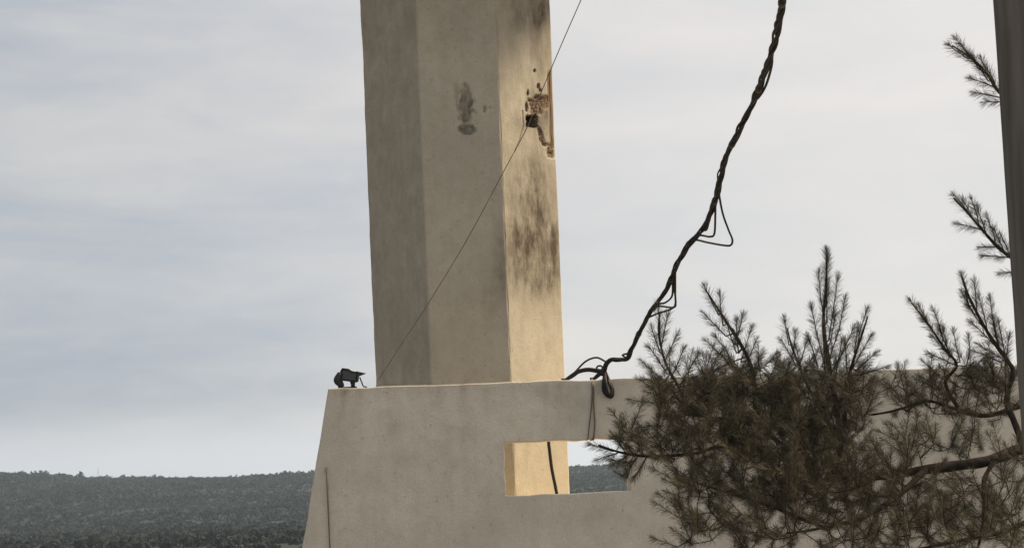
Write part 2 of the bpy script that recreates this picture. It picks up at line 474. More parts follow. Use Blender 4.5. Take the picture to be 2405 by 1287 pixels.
# ------------------------------------------------------------------ octagonal minaret shaft
T_FRONT_Y = 15.45
SIDE = 186/F*T_FRONT_Y
TC = at(1100, 600, T_FRONT_Y); TCX = at(1110, 893, T_FRONT_Y).x - 0.012
def minaret():
    apo = SIDE/2*(1+math.sqrt(2)); Rr = apo/math.cos(R(22.5))
    cxy = Vector((TCX, T_FRONT_Y+apo, 0))
    corners = [Vector((cxy.x+Rr*math.cos(R(a)), cxy.y+Rr*math.sin(R(a)), 0)) for a in range(-90-67-45+45, -90-67-45+45+360, 45)]
    # corners[0] left-most visible edge ... find faces: 0 left, 1 front, 2 right, then the hidden ones
    corners = [Vector((cxy.x+Rr*math.cos(a), cxy.y+Rr*math.sin(a), 0)) for a in [R(-157.5+45*k) for k in range(8)]]
    corners[0] += Vector((-0.05, 0.02, 0)); corners[7] += Vector((-0.05, 0, 0))
    res = [36, 64, 72, 30, 3, 3, 3, 8]
    zs = list(np.arange(ROOF_Z-0.05, 3.9, 0.06))+list(np.arange(3.9, 8.45, 0.0115))+list(np.arange(8.5, 13.0, 0.25))
    ring = []
    for k in range(8):
        a, b = corners[k], corners[(k+1) % 8]
        for i in range(res[k]): ring.append((k, i/res[k], a.lerp(b, i/res[k])))
    nr = len(ring)
    normals = [((corners[k]+corners[(k+1) % 8])/2-cxy).normalized() for k in range(8)]
    V, dirt_shade, brk = [], [], []
    def blob(px, py, x, y, rx, ry, seed, rough=0.45, soft=0.22):
        q = math.hypot((px-x)/rx, (py-y)/ry)
        if q > 2: return 0
        q += rough*noise.fractal(Vector((px*0.07+seed, py*0.07, seed)), 1.0, 2.0, 3)
        return max(0, min(1, (1.0-q)/soft))
    def seg(px, py, pts, w):
        best = 1e9
        for (x0, y0), (x1, y1) in zip(pts, pts[1:]):
            dx, dy = x1-x0, y1-y0
            t = max(0, min(1, ((px-x0)*dx+(py-y0)*dy)/(dx*dx+dy*dy)))
            best = min(best, math.hypot(px-x0-dx*t, py-y0-dy*t))
        best += 1.2*noise.noise(Vector((px*0.12, py*0.12, 3)))
        return max(0, min(1, (w-best)/1.5))
    def inside(px, py, poly, seed, amp=3.0, soft=7.0):
        px += amp*noise.fractal(Vector((px*0.06, py*0.06, seed)), 1.0, 2.0, 3); py += amp*noise.fractal(Vector((px*0.06, py*0.06, seed+5)), 1.0, 2.0, 3)
        best = 1e9; inn = False
        for (x0, y0), (x1, y1) in zip(poly, poly[1:]+poly[:1]):
            dx, dy = x1-x0, y1-y0
            t = max(0, min(1, ((px-x0)*dx+(py-y0)*dy)/(dx*dx+dy*dy)))
            best = min(best, math.hypot(px-x0-dx*t, py-y0-dy*t))
            if (y0 > py) != (y1 > py) and px < dx*(py-y0)/(y1-y0)+x0: inn = not inn
        return max(0, min(1, 0.5+(best if inn else -best)/soft))
    CHIP = [(1241, 232), (1252, 234), (1257, 225), (1274, 227), (1287, 223), (1296, 236), (1286, 252), (1276, 258), (1272, 269), (1249, 268), (1245, 250)]
    CHIP2 = [(1261, 296), (1267, 300), (1277, 327), (1285, 342), (1278, 345), (1268, 332)]
    CHIP3 = [(1285, 338), (1304, 330), (1304, 372), (1287, 371)]
    for z in zs:
        for (k, s, p) in ring:
            P = Vector((p.x, p.y, z))
            nrm = normals[k] if s > 0 else (normals[k]+normals[k-1]).normalized()
            P += nrm*0.006*noise.fractal(Vector((p.x*1.7, p.y*1.7, z*0.9)), 1.0, 2.0, 3)
            if s == 0: P += nrm*(-0.004+0.006*noise.fractal(Vector((z*3.0, k*7.0, 0)), 1.0, 2.0, 4))
            d = 0; br = 0; dp = 0
            if k in (0, 1, 2, 3) and z > 3.85 and z < 8.5:
                px, py = proj(P)
                g = lambda x, y, sx, sy: math.exp(-((px-x)/sx)**2-((py-y)/sy)**2)
                edge_r = (k == 3 and s < 0.2) or (k == 2)
                if k == 2 or edge_r:
                    wob = 2.5*noise.noise(Vector((px*0.15, py*0.15, 8)))
                    # the shell hole
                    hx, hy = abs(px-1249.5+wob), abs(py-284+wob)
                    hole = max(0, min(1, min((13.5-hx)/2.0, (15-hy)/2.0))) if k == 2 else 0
                    chip = max(inside(px, py, CHIP, 2), 0.8*inside(px, py, CHIP2, 9, 2.0, 5.0), 0.8*inside(px, py, CHIP3, 4)) if 180 < py < 400 and px > 1225 else 0
                    pit = max(blob(px, py, 1265, 202, 4, 7, 6), blob(px, py, 1269, 212, 4, 5, 7), blob(px, py, 1256, 166, 3, 6, 8), blob(px, py, 1240, 218, 2, 9, 9),
                              blob(px, py, 1237, 252, 4, 12, 19))
                    crk = max(seg(px, py, [(1262, 298), (1270, 318), (1275, 333), (1284, 342)], 4.0),
                              0.6*seg(px, py, [(1227, 262), (1229, 296), (1220, 330), (1209, 356)], 2.4))
                    # the arris is knocked off beside the hole
                    er = max(0, min(1, (py-165)/12))*max(0, min(1, (352-py)/7))
                    tip = max(0, 1-(1297-px+(py-350)*0.045)/7) if k == 2 else max(0, 1-s/0.16)
                    n1 = 0.75+0.55*noise.fractal(Vector((py*0.025, px*0.02, 2)), 1.0, 2.0, 2)
                    ero = er*tip*max(0.2, n1)
                    dp = max(hole*0.42, chip*(0.026+0.016*noise.fractal(Vector((px*0.16, py*0.16, 1)), 1.0, 2.0, 3)), pit*0.02, crk*0.010, ero*0.022)
                    br = max(chip*0.85, pit*0.8, crk*0.75, min(0.8, ero*1.1), hole)
                    if k == 3: br = max(0.55*er*(1-s/0.2), br*(1-s/0.2)); dp = max(ero*0.022, (chip*0.03)*(1-s/0.2))
                    if hole > 0.04: br = 1.0  # the whole cavity takes the painted shade
                    # dirt: run-off, soot, splashes; base thins lower down, imitating bounced light at the foot
                    d = (0.27 if py < 640 else 0.27-0.20*min(1, (py-640)/150))+0.5*g(1264, 262, 26, 55)+hole*1.0+1.0*g(1250, 570, 62, 95)+0.4*g(1262, 420, 32, 60)+0.45*g(1285, 610, 30, 90)+0.55*g(1255, 25, 55, 42)+0.35*g(1268, 100, 20, 90)
                    d += 0.35*g(1222, 430, 35, 45)+0.3*g(1250, 660, 40, 40)+0.22*g(1215, 290, 25, 20)+0.28*g(1262, 840, 6, 22)+0.2*g(1285, 820, 5, 20)
                    d += 0.30*blob(px, py, 1290, 560, 12, 40, 11) + 0.45*g(1277, 300, 18, 60)
                elif k == 1:
                    scar = max(blob(px, py, 1093, 246, 21, 60, 12, 0.45, 0.45), blob(px, py, 1097, 305, 23, 15, 13, 0.3, 0.4))
                    sl = max(0.8*blob(px, py, 1073, 222, 8, 36, 14, 0.6, 0.5), blob(px, py, 1138, 258, 4.5, 9, 15, 0.3))
                    dp = max(scar*(0.024+0.014*noise.fractal(Vector((px*0.08, py*0.05, 4)), 1.0, 2.0, 3))*(0.5+0.8*max(0, (py-190)/130)), sl*0.012)
                    br = 0
                    d = scar*(0.85+0.45*noise.noise(Vector((px*0.09, py*0.05, 7))))+0.5*sl+0.55*g(1180, 610, 18, 85)+0.25*g(1160, 690, 40, 60)+0.15*g(1090, 60, 80, 60)
                else:
                    d = 0.30  # left face darkened in colour to imitate its dimmer light
                P -= normals[min(k, 2)]*dp if k < 3 else (normals[2]+normals[3]).normalized()*dp
                if ((k == 2 and s > 0.97) or (k == 3 and s == 0)) and dp > 0:
                    P -= normals[3]*dp*0.8
            V.append(tuple(P)); dirt_shade.append(min(0.95, d)); brk.append(min(1, br))
    Fs = [(j*nr+i, j*nr+(i+1) % nr, (j+1)*nr+(i+1) % nr, (j+1)*nr+i) for j in range(len(zs)-1) for i in range(nr)]
    Fs.append(tuple((len(zs)-1)*nr+i for i in range(nr)))
    me = bpy.data.meshes.new('minaret'); me.from_pydata(V, [], Fs); me.update()
    attr(me, 'dirt_shade', dirt_shade); attr(me, 'broken', brk)
    root = empty('minaret', (cxy.x, cxy.y, ROOF_Z))
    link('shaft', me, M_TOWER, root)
    # unseen gallery added above the view to shade the upper part of the shaft
    def ring_at(ap, z): return [(cxy.x+ap/math.cos(R(22.5))*math.cos(R(-157.5+45*k)), cxy.y+ap/math.cos(R(22.5))*math.sin(R(-157.5+45*k)), z) for k in range(8)]
    def stack(name, levels):
        mb = MB()
        for ap, z in levels: mb.v += ring_at(ap, z)
        n = len(levels)
        mb.f = [(j*8+i, j*8+(i+1) % 8, (j+1)*8+(i+1) % 8, (j+1)*8+i) for j in range(n-1) for i in range(8)]
        mb.f += [tuple(reversed(range(8))), tuple((n-1)*8+i for i in range(8))]
        o = mb.build(name, M_BLOCK, root); return o
    stack('added_shade_floor', [(apo+0.02, 9.25), (apo+0.55, 9.42), (apo+1.22, 9.46), (apo+1.22, 9.65)])
    for i in range(8):
        q0, q1 = Vector(ring_at(apo+1.17, 9.65)[i]), Vector(ring_at(apo+1.17, 9.65)[(i+1) % 8])
        mb = MB(); mb.box((q0+q1)/2+Vector((0, 0, 0.45)), ((q1-q0).length-0.04, 0.09, 0.89), Matrix.Rotation(math.atan2(q1.y-q0.y, q1.x-q0.x), 3, 'Z')); mb.build('added_shade_parapet', M_BLOCK, root)
    o = root
    tag(o, 'tall octagonal plastered tower shaft with a shell hole in its sunlit face', 'tower')
minaret()

# ------------------------------------------------------------------ small black floodlight on the wall's corner
def floodlight():
    def p(px, py, off=-0.10): return on_wall(px, py, off)
    base = p(822, 908); base.z = TOP_Z
    e = empty('floodlight', base)
    tag(e, 'small black floodlight on a bracket at the left corner of the parapet', 'floodlight')
    k = (base-EYE).length/F                      # metres in one measured pixel
    tilt = Matrix.Rotation(R(9)-ROLL, 3, 'Y')
    yaw = Matrix.Rotation(R(-14), 3, 'Z')
    c = p(823, 883)
    rot = yaw @ tilt
    bm = bmesh.new()
    # housing: tapered box, deeper in its middle, open rim at the front
    w, h, dth = 46*k, 29*k, 0.085
    prof = [(-0.5, -0.42, 1.0), (0.46, -0.5, 1.0), (0.5, 0.34, 1.0), (0.06, 0.42, 1.0), (-0.02, 0.56, 1.0), (-0.40, 0.6, 1.0), (-0.5, 0.3, 1.0)]
    front = [bm.verts.new((x*w, -dth/2, z*h)) for x, z, _ in prof]
    back = [bm.verts.new((x*w*0.8, dth/2, z*h*0.8)) for x, z, _ in prof]
    bm.faces.new(front); bm.faces.new(list(reversed(back)))
    for i in range(len(prof)):
        j = (i+1) % len(prof); bm.faces.new((front[j], front[i], back[i], back[j]))
    bmesh.ops.recalc_face_normals(bm, faces=bm.faces[:])
    f = [x for x in bm.faces if all(v in front for v in x.verts)][0]
    r = bmesh.ops.inset_region(bm, faces=[f], thickness=5*k, depth=-0.012)
    bmesh.ops.bevel(bm, geom=bm.edges[:], offset=0.003, segments=1, affect='EDGES')
    for v in bm.verts: v.co = rot @ v.co + c
    me = bpy.data.meshes.new('housing'); bm.to_mesh(me); bm.free()
    link('housing', me, M_BLACK, e)
    m = MB()
    pts = [(x*w*0.78-0.003, -dth/2+0.008, z*h*0.66-0.001) for x, z, _ in prof]
    m.add([rot @ Vector(q)+c for q in pts]+[rot @ Vector((q[0], q[1]+0.003, q[2]))+c for q in pts],
          [tuple(range(7)), tuple(reversed(range(7, 14)))]+[((i+1) % 7, i, 7+i, 7+(i+1) % 7) for i in range(7)])
    m.build('glass', M_GLASS, e)
    for i in range(5):                           # cooling fins behind
        m = MB(); m.box(c+rot @ Vector(((-0.3+0.15*i)*w, dth/2+0.012, 0.02*h)), (0.004, 0.03, h*0.7), rot); m.build('cooling_fin', M_BLACK, e)
    m = MB()                                     # visor drawn out to a point on the right
    q = [p(836, 872), p(859, 877), p(846, 882), p(840, 885)]
    m.add([v+WN*0.03 for v in q]+[v-WN*0.03 for v in q], [(0,1,2,3),(7,6,5,4),(0,4,5,1),(1,5,6,2),(2,6,7,3),(3,7,4,0)])
    m.build('visor', M_BLACK, e)
    m = MB()                                     # bracket arm with its swollen joint, at the left
    m.tube(spline([p(800, 876), p(793, 892), p(799, 901), p(803, 909)], 5), [k*x for x in np.interp(np.linspace(0, 1, 16), [0, 0.35, 0.6, 1], [7, 10, 8.5, 6.5])], 8)
    m.build('bracket_arm', M_BLACK, e, True)
    m = MB(); m.tube([p(828, 893), p(829, 903), p(829, 911)], [7*k, 5*k, 5*k], 8); m.build('bracket_arm', M_BLACK, e, True)
    m = MB(); m.tube(spline([p(845, 886), p(849, 896), p(854, 907), p(862, 908.5)], 5), 1.7*k, 6); m.build('cable', M_BLACK, e, True)
    m = MB(); b2 = base+WD*(-6*k); m.box(b2+Vector((0, 0, 0.008)), (44*k, 0.09, 0.012), Matrix.Rotation(WALL_YAW, 3, 'Z')); m.build('base_plate', M_BLACK, e)
floodlight()

# ------------------------------------------------------------------ cables
def path(pts, d0=None, d1=None, per=8):
    """measured points with depth -> smooth path"""
    n = len(pts); P = []
    for i, q in enumerate(pts):
        Y = q[2] if len(q) > 2 else d0+(d1-d0)*i/(n-1)
        P.append(at(q[0], q[1], Y))
    return spline(P, per)

def depth_c(py): return 14.35+(9.2-14.35)*max(0, (860-py)/860)**1.1   # the bundle comes towards the viewer as it rises

def bundle():
    base = on_wall(1415, 885, -0.1)
    e = empty('cable_bundle', base)
    tag(e, 'thick black twisted cable bundle hanging in loops from top right onto the parapet', 'cable')
    main = [(1905, -420), (1872, -220), (1850, -80), (1838, 0), (1827, 60), (1811, 128), (1790, 190), (1764, 250), (1735, 308), (1706, 368), (1691, 420), (1677, 478), (1650, 538),
            (1614, 578), (1590, 622), (1574, 660), (1552, 700), (1527, 735), (1502, 780), (1484, 820), (1474, 842), (1455, 844), (1436, 845), (1424, 856), (1419, 874)]
    cen = path([(x, y, depth_c(y)) for x, y in main], per=10)
    n = len(cen)
    rnd = random.Random(2)
    # arc length for the twist
    L = [0.0]
    for a, b in zip(cen, cen[1:]): L.append(L[-1]+(b-a).length)
    for k in range(6):
        ph = 2*math.pi*k/6; pts = []
        for i, c in enumerate(cen):
            t = (cen[min(i+1, n-1)]-cen[max(i-1, 0)]).normalized()
            sx = t.cross(Vector((0, 1, 0))).normalized(); sy = t.cross(sx)
            # the bundle is tight at the ties, loose between them, and thins lower down
            fr = i/n
            off = (0.0175 if fr < 0.62 else 0.0145)*(0.85+0.95*noise.noise(Vector((L[i]*2.6, k*3.1, 0))))
            a = ph+L[i]*8.0+0.9*noise.noise(Vector((L[i]*1.3, k*5.0, 2)))
            pts.append(c+sx*math.cos(a)*off+sy*math.sin(a)*off)
        m = MB(); m.tube(pts, 0.0064 if k % 2 else 0.0088, 6); m.build('strand', M_CABLE, e, True)
    # wires that have come loose and stand off the bundle
    loops = [
        [(1690, 425), (1688, 448), (1697, 500), (1711, 540), (1720, 563), (1716, 576), (1698, 576), (1664, 570), (1632, 564), (1614, 578)],
        [(1688, 432), (1681, 462), (1680, 505), (1678, 548), (1668, 556), (1642, 553), (1625, 566)],
        [(1676, 470), (1668, 505), (1661, 536), (1655, 541), (1645, 538), (1640, 552)],
        [(1584, 632), (1583, 668), (1587, 712), (1580, 722), (1548, 719), (1528, 726), (1520, 742)],
        [(1578, 655), (1580, 678), (1577, 698), (1562, 711), (1548, 714), (1530, 726)],
        [(1586, 640), (1586, 690), (1585, 718), (1568, 729), (1545, 736), (1518, 748)],
        [(1812, 120), (1813, 150), (1803, 190), (1792, 215), (1780, 232)],
        [(1808, 128), (1799, 160), (1790, 190), (1778, 226)],
        [(1488, 812), (1478, 828), (1462, 834), (1474, 843), (1450, 848), (1436, 846)],
    ]
    for lp in loops:
        y0 = lp[0][1]
        m = MB(); m.tube(path([(x, y, depth_c(y)-0.02) for x, y in lp], per=8), 0.0088, 6); m.build('loose_wire', M_CABLE, e, True)
    # tape wound round it
    for i in (30, 62, 84, 108, 128, 148, 166, 180):
        c0, c1 = cen[i], cen[min(i+2, n-1)]
        m = MB(); m.tube([c0.lerp(c1, q) for q in (0, 0.15, 0.5, 0.85, 1)], [0.018, 0.024, 0.026, 0.024, 0.018], 9); m.build('tape', M_TIE, e, True)
    # where it is knotted on the wall top and runs to the foot of the tower
    tails = [
        [(1420, 872), (1405, 869), (1380, 866), (1358, 871), (1342, 881), (1328, 892), (1321, 899)],
        [(1419, 874), (1403, 873), (1382, 870), (1360, 874), (1345, 884), (1330, 893), (1319, 900)],
        [(1424, 850), (1404, 840), (1386, 843), (1370, 853), (1352, 872), (1338, 885), (1324, 896)],
        [(1420, 868), (1411, 859), (1402, 862), (1404, 873), (1414, 881), (1420, 876)],
        [(1402, 871), (1410, 876), (1420, 884), (1412, 869), (1425, 862)],
        [(1414, 876), (1404, 884), (1397, 893), (1391, 898)],
        [(1410, 874), (1401, 882), (1394, 892), (1386, 897)],
    ]
    for i, tl in enumerate(tails):
        P = []
        for x, y in tl:
            q = on_wall(x, y, -0.06 if i != 2 else -0.12)
            if q.z < TOP_Z+0.012: q.z = TOP_Z+0.012
            P.append(q)
        m = MB(); m.tube(spline(P, 7), 0.013 if i in (0, 1, 5, 6) else 0.0095, 6); m.build('tail', M_CABLE, e, True)
    # slack loops hanging over the face of the wall
    for i, lp in enumerate(([(1421, 872), (1417, 895), (1417, 918), (1428, 931), (1438, 931), (1440, 916), (1432, 895), (1423, 874)],
                            [(1420, 874), (1420, 893), (1422, 915), (1431, 927), (1437, 920), (1430, 898), (1424, 876)],
                            [(1421, 872), (1423, 895), (1427, 920), (1434, 928), (1436, 910), (1428, 885), (1422, 872)])):
        P = []
        for x, y in lp:
            f = min(1, max(0, (y-874)/18))
            P.append(on_wall(x, y, -0.06+f*(0.10+0.014*i)))
        m = MB(); m.tube(spline(P, 7), 0.0125-0.001*i, 6); m.build('slack_loop', M_CABLE, e, True)
bundle()

def wall_wires():
    for i, pts in enumerate(([(1388, 893), (1391, 904), (1391, 930), (1388, 965), (1384, 1000), (1381, 1030)],
                             [(1391, 893), (1394, 905), (1394, 935), (1396, 968), (1397, 1000), (1394, 1030)])):
        P = [on_wall(x, y, 0.014) for x, y in pts]
        P[0] = on_wall(*pts[0], -0.05); P[0].z = TOP_Z+0.012
        P.append(P[-1]-WN*0.02+Vector((0, 0, -0.004))); P.append(P[-1]-WN*0.18)
        m = MB(); m.tube(spline(P, 6), 0.006 if i == 0 else 0.0085, 6)
        o = m.build('wall_wire', M_WIRE, None, True)
        tag(o, ['thinner left wire of the pair running down the wall to the opening', 'thicker right wire of the pair running down the wall to the opening'][i], 'wire', 'wires down the wall above the opening')
wall_wires()

def long_wire():
    pts = [(1470, -240, 11.6), (1365, 0, 12.9), (1328, 84, 13.3), (1292, 168, 13.7), (1262, 240, 13.95), (1236, 304, 14.1), (1188, 394, 14.25), (1112, 536, 14.4), (1060, 625, 14.45), (1000, 722, 14.45), (942, 810, 14.42), (887, 895, 14.40)]
    P = path(pts, per=8)
    q = on_wall(882, 903, -0.08); q.z = TOP_Z-0.01
    P.append(q)
    m = MB(); m.tube(P, 0.0040, 6)
    o = m.build('slanting_wire', M_WIRE, None, True)
    tag(o, 'thin dark wire slanting across the tower down to the parapet', 'wire')
long_wire()

def tower_cable():
    """dark cable down the foot of the tower, seen through the opening"""
    Y = T_FRONT_Y-0.12
    P = [at(1284, 905, Y+0.05), at(1286, 960, Y+0.02), at(1288, 1030, Y), at(1291, 1060, Y), at(1296, 1100, Y), at(1304, 1140, Y), at(1311, 1175, Y), at(1318, 1205, Y+0.1)]
    m = MB(); m.tube(spline(P, 6), 0.016, 8)
    o = m.build('drop_cable', M_CABLE, None, True)
    tag(o, 'dark cable hanging before the tower foot inside the parapet opening', 'cable')
tower_cable()

# ------------------------------------------------------------------ pole at the right edge
def pole():
    Y = 7.0
    a, b = at(2331, -60, Y), at(2398, 930, Y)
    ax = (b-a).normalized()
    rad = 0.15
    top = a-ax*1.6; k = (0.0-b.z)/ax.z
    bot = b+ax*k
    side = Vector((rad, 0, 0))
    m = MB()
    n = 60; pts = [top.lerp(bot, i/n)+side for i in range(n+1)]
    m.tube(pts, [rad*(0.97+0.06*i/n)+0.003*noise.noise(Vector((i*0.4, 0, 0))) for i in range(n+1)], 28)
    o = m.build('utility_pole', M_POLE, None, True)
    tag(o, 'dark leaning utility pole at the right edge in front of the pine', 'pole')
pole()

# ------------------------------------------------------------------ pine tree
def pine():
    rnd = random.Random(11)
    Y0 = 9.6
    foot = at(2640, 1180, Y0); foot.z = 0.0
    root = empty('pine_tree', foot)
    tag(root, 'dark pine with upright needle shoots growing before the parapet', 'tree')
    # trunk, mostly outside the view
    tp = [foot+Vector((0.05, 0, -0.1)), foot+Vector((0, 0.05, 1.0)), at(2600, 1150, Y0), at(2570, 900, Y0), at(2560, 500, Y0+0.1), at(2540, 100, Y0+0.2), at(2530, -250, Y0+0.2)]
    tl = spline(tp, 6)
    m = MB(); m.tube(tl, list(np.interp(np.linspace(0, 1, len(tl)), [0, 0.1, 0.5, 1], [0.17, 0.12, 0.075, 0.02])), 12); m.build('trunk', M_BARK, root, True)
    limbs = []
    def limb(pts, r0, r1):
        P = path(pts, per=7)
        n = len(P)
        P = [p+Vector((noise.noise(p*3.0), noise.noise(p*3.0+Vector((9, 0, 0))), noise.noise(p*3.0+Vector((0, 9, 0)))))*0.022 for p in P]
        m = MB(); m.tube(P, [(r0+(r1-r0)*(i/(n-1))**0.8)*(1+0.28*noise.noise(P[i]*14.0)) for i in range(n)], 8)
        m.build('branch', M_BARK, root, True)
        limbs.append((P, r0, r1))
    limb([(2585, 1010, 9.6), (2470, 1035, 9.5), (2390, 1056, 9.45), (2300, 1082, 9.4), (2200, 1098, 9.4), (2100, 1112, 9.4), (2020, 1122, 9.4), (1930, 1118, 9.5), (1840, 1085, 9.5)], 0.044, 0.016)
    limb([(1900, 1105, 9.5), (1850, 1080, 9.45), (1810, 1064, 9.4), (1740, 1046, 9.4), (1690, 1052, 9.4), (1640, 1066, 9.4), (1570, 1070, 9.35), (1500, 1068, 9.35), (1450, 1060, 9.3), (1400, 1048, 9.3)], 0.020, 0.005)
    limb([(1880, 1090, 9.5), (1800, 1020, 9.6), (1730, 990, 9.6), (1660, 980, 9.6), (1615, 965, 9.55), (1590, 935, 9.5), (1572, 905, 9.5)], 0.017, 0.006)
    limb([(2400, 1052, 9.45), (2378, 985, 9.6), (2366, 940, 9.65), (2385, 880, 9.7), (2370, 850, 9.7), (2345, 815, 9.7), (2310, 760, 9.7), (2275, 700, 9.7), (2258, 655, 9.7)], 0.024, 0.006)
    limb([(2590, 930, 9.6), (2480, 935, 9.8), (2385, 958, 9.8), (2300, 975, 9.85), (2230, 960, 9.9), (2180, 945, 9.9), (2110, 960, 9.9), (2045, 972, 9.9)], 0.022, 0.006)
    limb([(2250, 965, 9.9), (2220, 900, 9.9), (2250, 860, 9.9), (2215, 810, 9.9), (2180, 760, 9.9), (2145, 716, 9.9)], 0.014, 0.005)
    limb([(1990, 1122, 9.4), (1975, 1030, 9.6), (1962, 930, 9.7), (1945, 850, 9.7), (1936, 760, 9.7), (1938, 680, 9.7), (1941, 598, 9.7)], 0.026, 0.005)
    limb([(1950, 1000, 9.65), (1910, 930, 9.8), (1880, 870, 9.85), (1858, 820, 9.85), (1845, 770, 9.85)], 0.013, 0.005)
    limb([(1790, 1020, 9.6), (1775, 940, 9.7), (1765, 870, 9.8), (1735, 800, 9.8), (1700, 745, 9.8), (1675, 705, 9.8), (1658, 678, 9.8)], 0.018, 0.005)
    limb([(1620, 975, 9.55), (1590, 900, 9.7), (1560, 850, 9.75), (1548, 790, 9.75), (1552, 738, 9.75)], 0.012, 0.005)
    limb([(1985, 1000, 9.6), (1990, 920, 9.55), (2005, 850, 9.5), (2022, 790, 9.5), (2036, 738, 9.5)], 0.012, 0.005)
    limb([(2560, 700, 9.7), (2460, 650, 9.7), (2385, 608, 9.7), (2340, 575, 9.7), (2300, 535, 9.7), (2268, 490, 9.7), (2245, 462, 9.7)], 0.018, 0.005)
    limb([(2550, 330, 9.8), (2440, 270, 9.75), (2350, 225, 9.7), (2318, 178, 9.7), (2285, 140, 9.7), (2235, 108, 9.7)], 0.018, 0.005)
    limb([(2180, 1100, 9.4), (2120, 1160, 9.2), (2040, 1210, 9.1), (1950, 1240, 9.0), (1850, 1250, 9.0)], 0.022, 0.006)
    limb([(2330, 1075, 9.4), (2310, 1130, 9.3), (2312, 1200, 9.2), (2300, 1280, 9.2), (2270, 1350, 9.2)], 0.016, 0.006)
    limb([(2585, 1120, 9.6), (2480, 1190, 9.3), (2390, 1230, 9.2), (2280, 1265, 9.1), (2150, 1290, 9.1)], 0.025, 0.008)
    limb([(1930, 1240, 9.0), (1820, 1190, 9.2), (1740, 1160, 9.3), (1660, 1140, 9.3), (1600, 1120, 9.3)], 0.012, 0.005)
    LP = [p for P, _, _ in limbs for p in P]
    LPa = np.array([tuple(p) for p in LP])

    NV, NF, TONE = [], [], []
    twigs = MB()
    def needles(base, tip, count, length, spread=0.55, width=0.0015, dens_tip=True, dark=0.0):
        ax = tip-base; L = ax.length; ax.normalize()
        o1 = ax.orthogonal().normalized(); o2 = ax.cross(o1)
        for i in range(count):
            t = rnd.random()**0.8
            a = rnd.random()*2*math.pi
            sp = spread*rnd.uniform(0.6, 1.35)*(1.0-0.35*t)
            rad = o1*math.cos(a)+o2*math.sin(a)
            d = (ax*math.cos(sp)+rad*math.sin(sp))
            d.z -= 0.22*rnd.random()
            d.normalize()
            l = length*rnd.uniform(0.65, 1.2)*(1-0.25*t)
            p = base+ax*(L*t)
            s = d.cross(Vector((rnd.gauss(0, 1), rnd.gauss(0, 1), rnd.gauss(0, 1))))
            if s.length < 1e-5: continue
            s.normalize(); s *= width*0.5*rnd.uniform(0.7, 1.3)
            q = p+d*l*0.55+Vector((0, 0, -0.002))
            e = p+d*l+Vector((0, 0, -0.006*rnd.random()))
            b = len(NV)
            NV.extend((tuple(p-s*0.6), tuple(p+s*0.6), tuple(q+s), tuple(q-s), tuple(e)))
            NF.extend(((b, b+1, b+2, b+3), (b+3, b+2, b+4)))
            tn = min(1, max(0, rnd.gauss(0.42-dark, 0.22)))
            TONE.extend((tn,)*5)
    def shoot(base, tip, r=0.004, count=None, length=0.055, spread=0.5, **kw):
        L = (tip-base).length
        mid = base.lerp(tip, 0.5)+Vector((rnd.gauss(0, 0.01), rnd.gauss(0, 0.01), 0.0))*L*2
        twigs.tube([base, mid, tip], [r, r*0.8, r*0.5], 5)
        c = count or int(L*1150)
        needles(base, mid, c//2, length, spread, **kw); needles(mid, tip, c-c//2, length, spread, **kw)
        # closed bud of needles at the tip
        needles(mid.lerp(tip, 0.8), tip+(tip-mid).normalized()*0.02, int(14+L*60), length*0.62, spread*0.55, **kw)

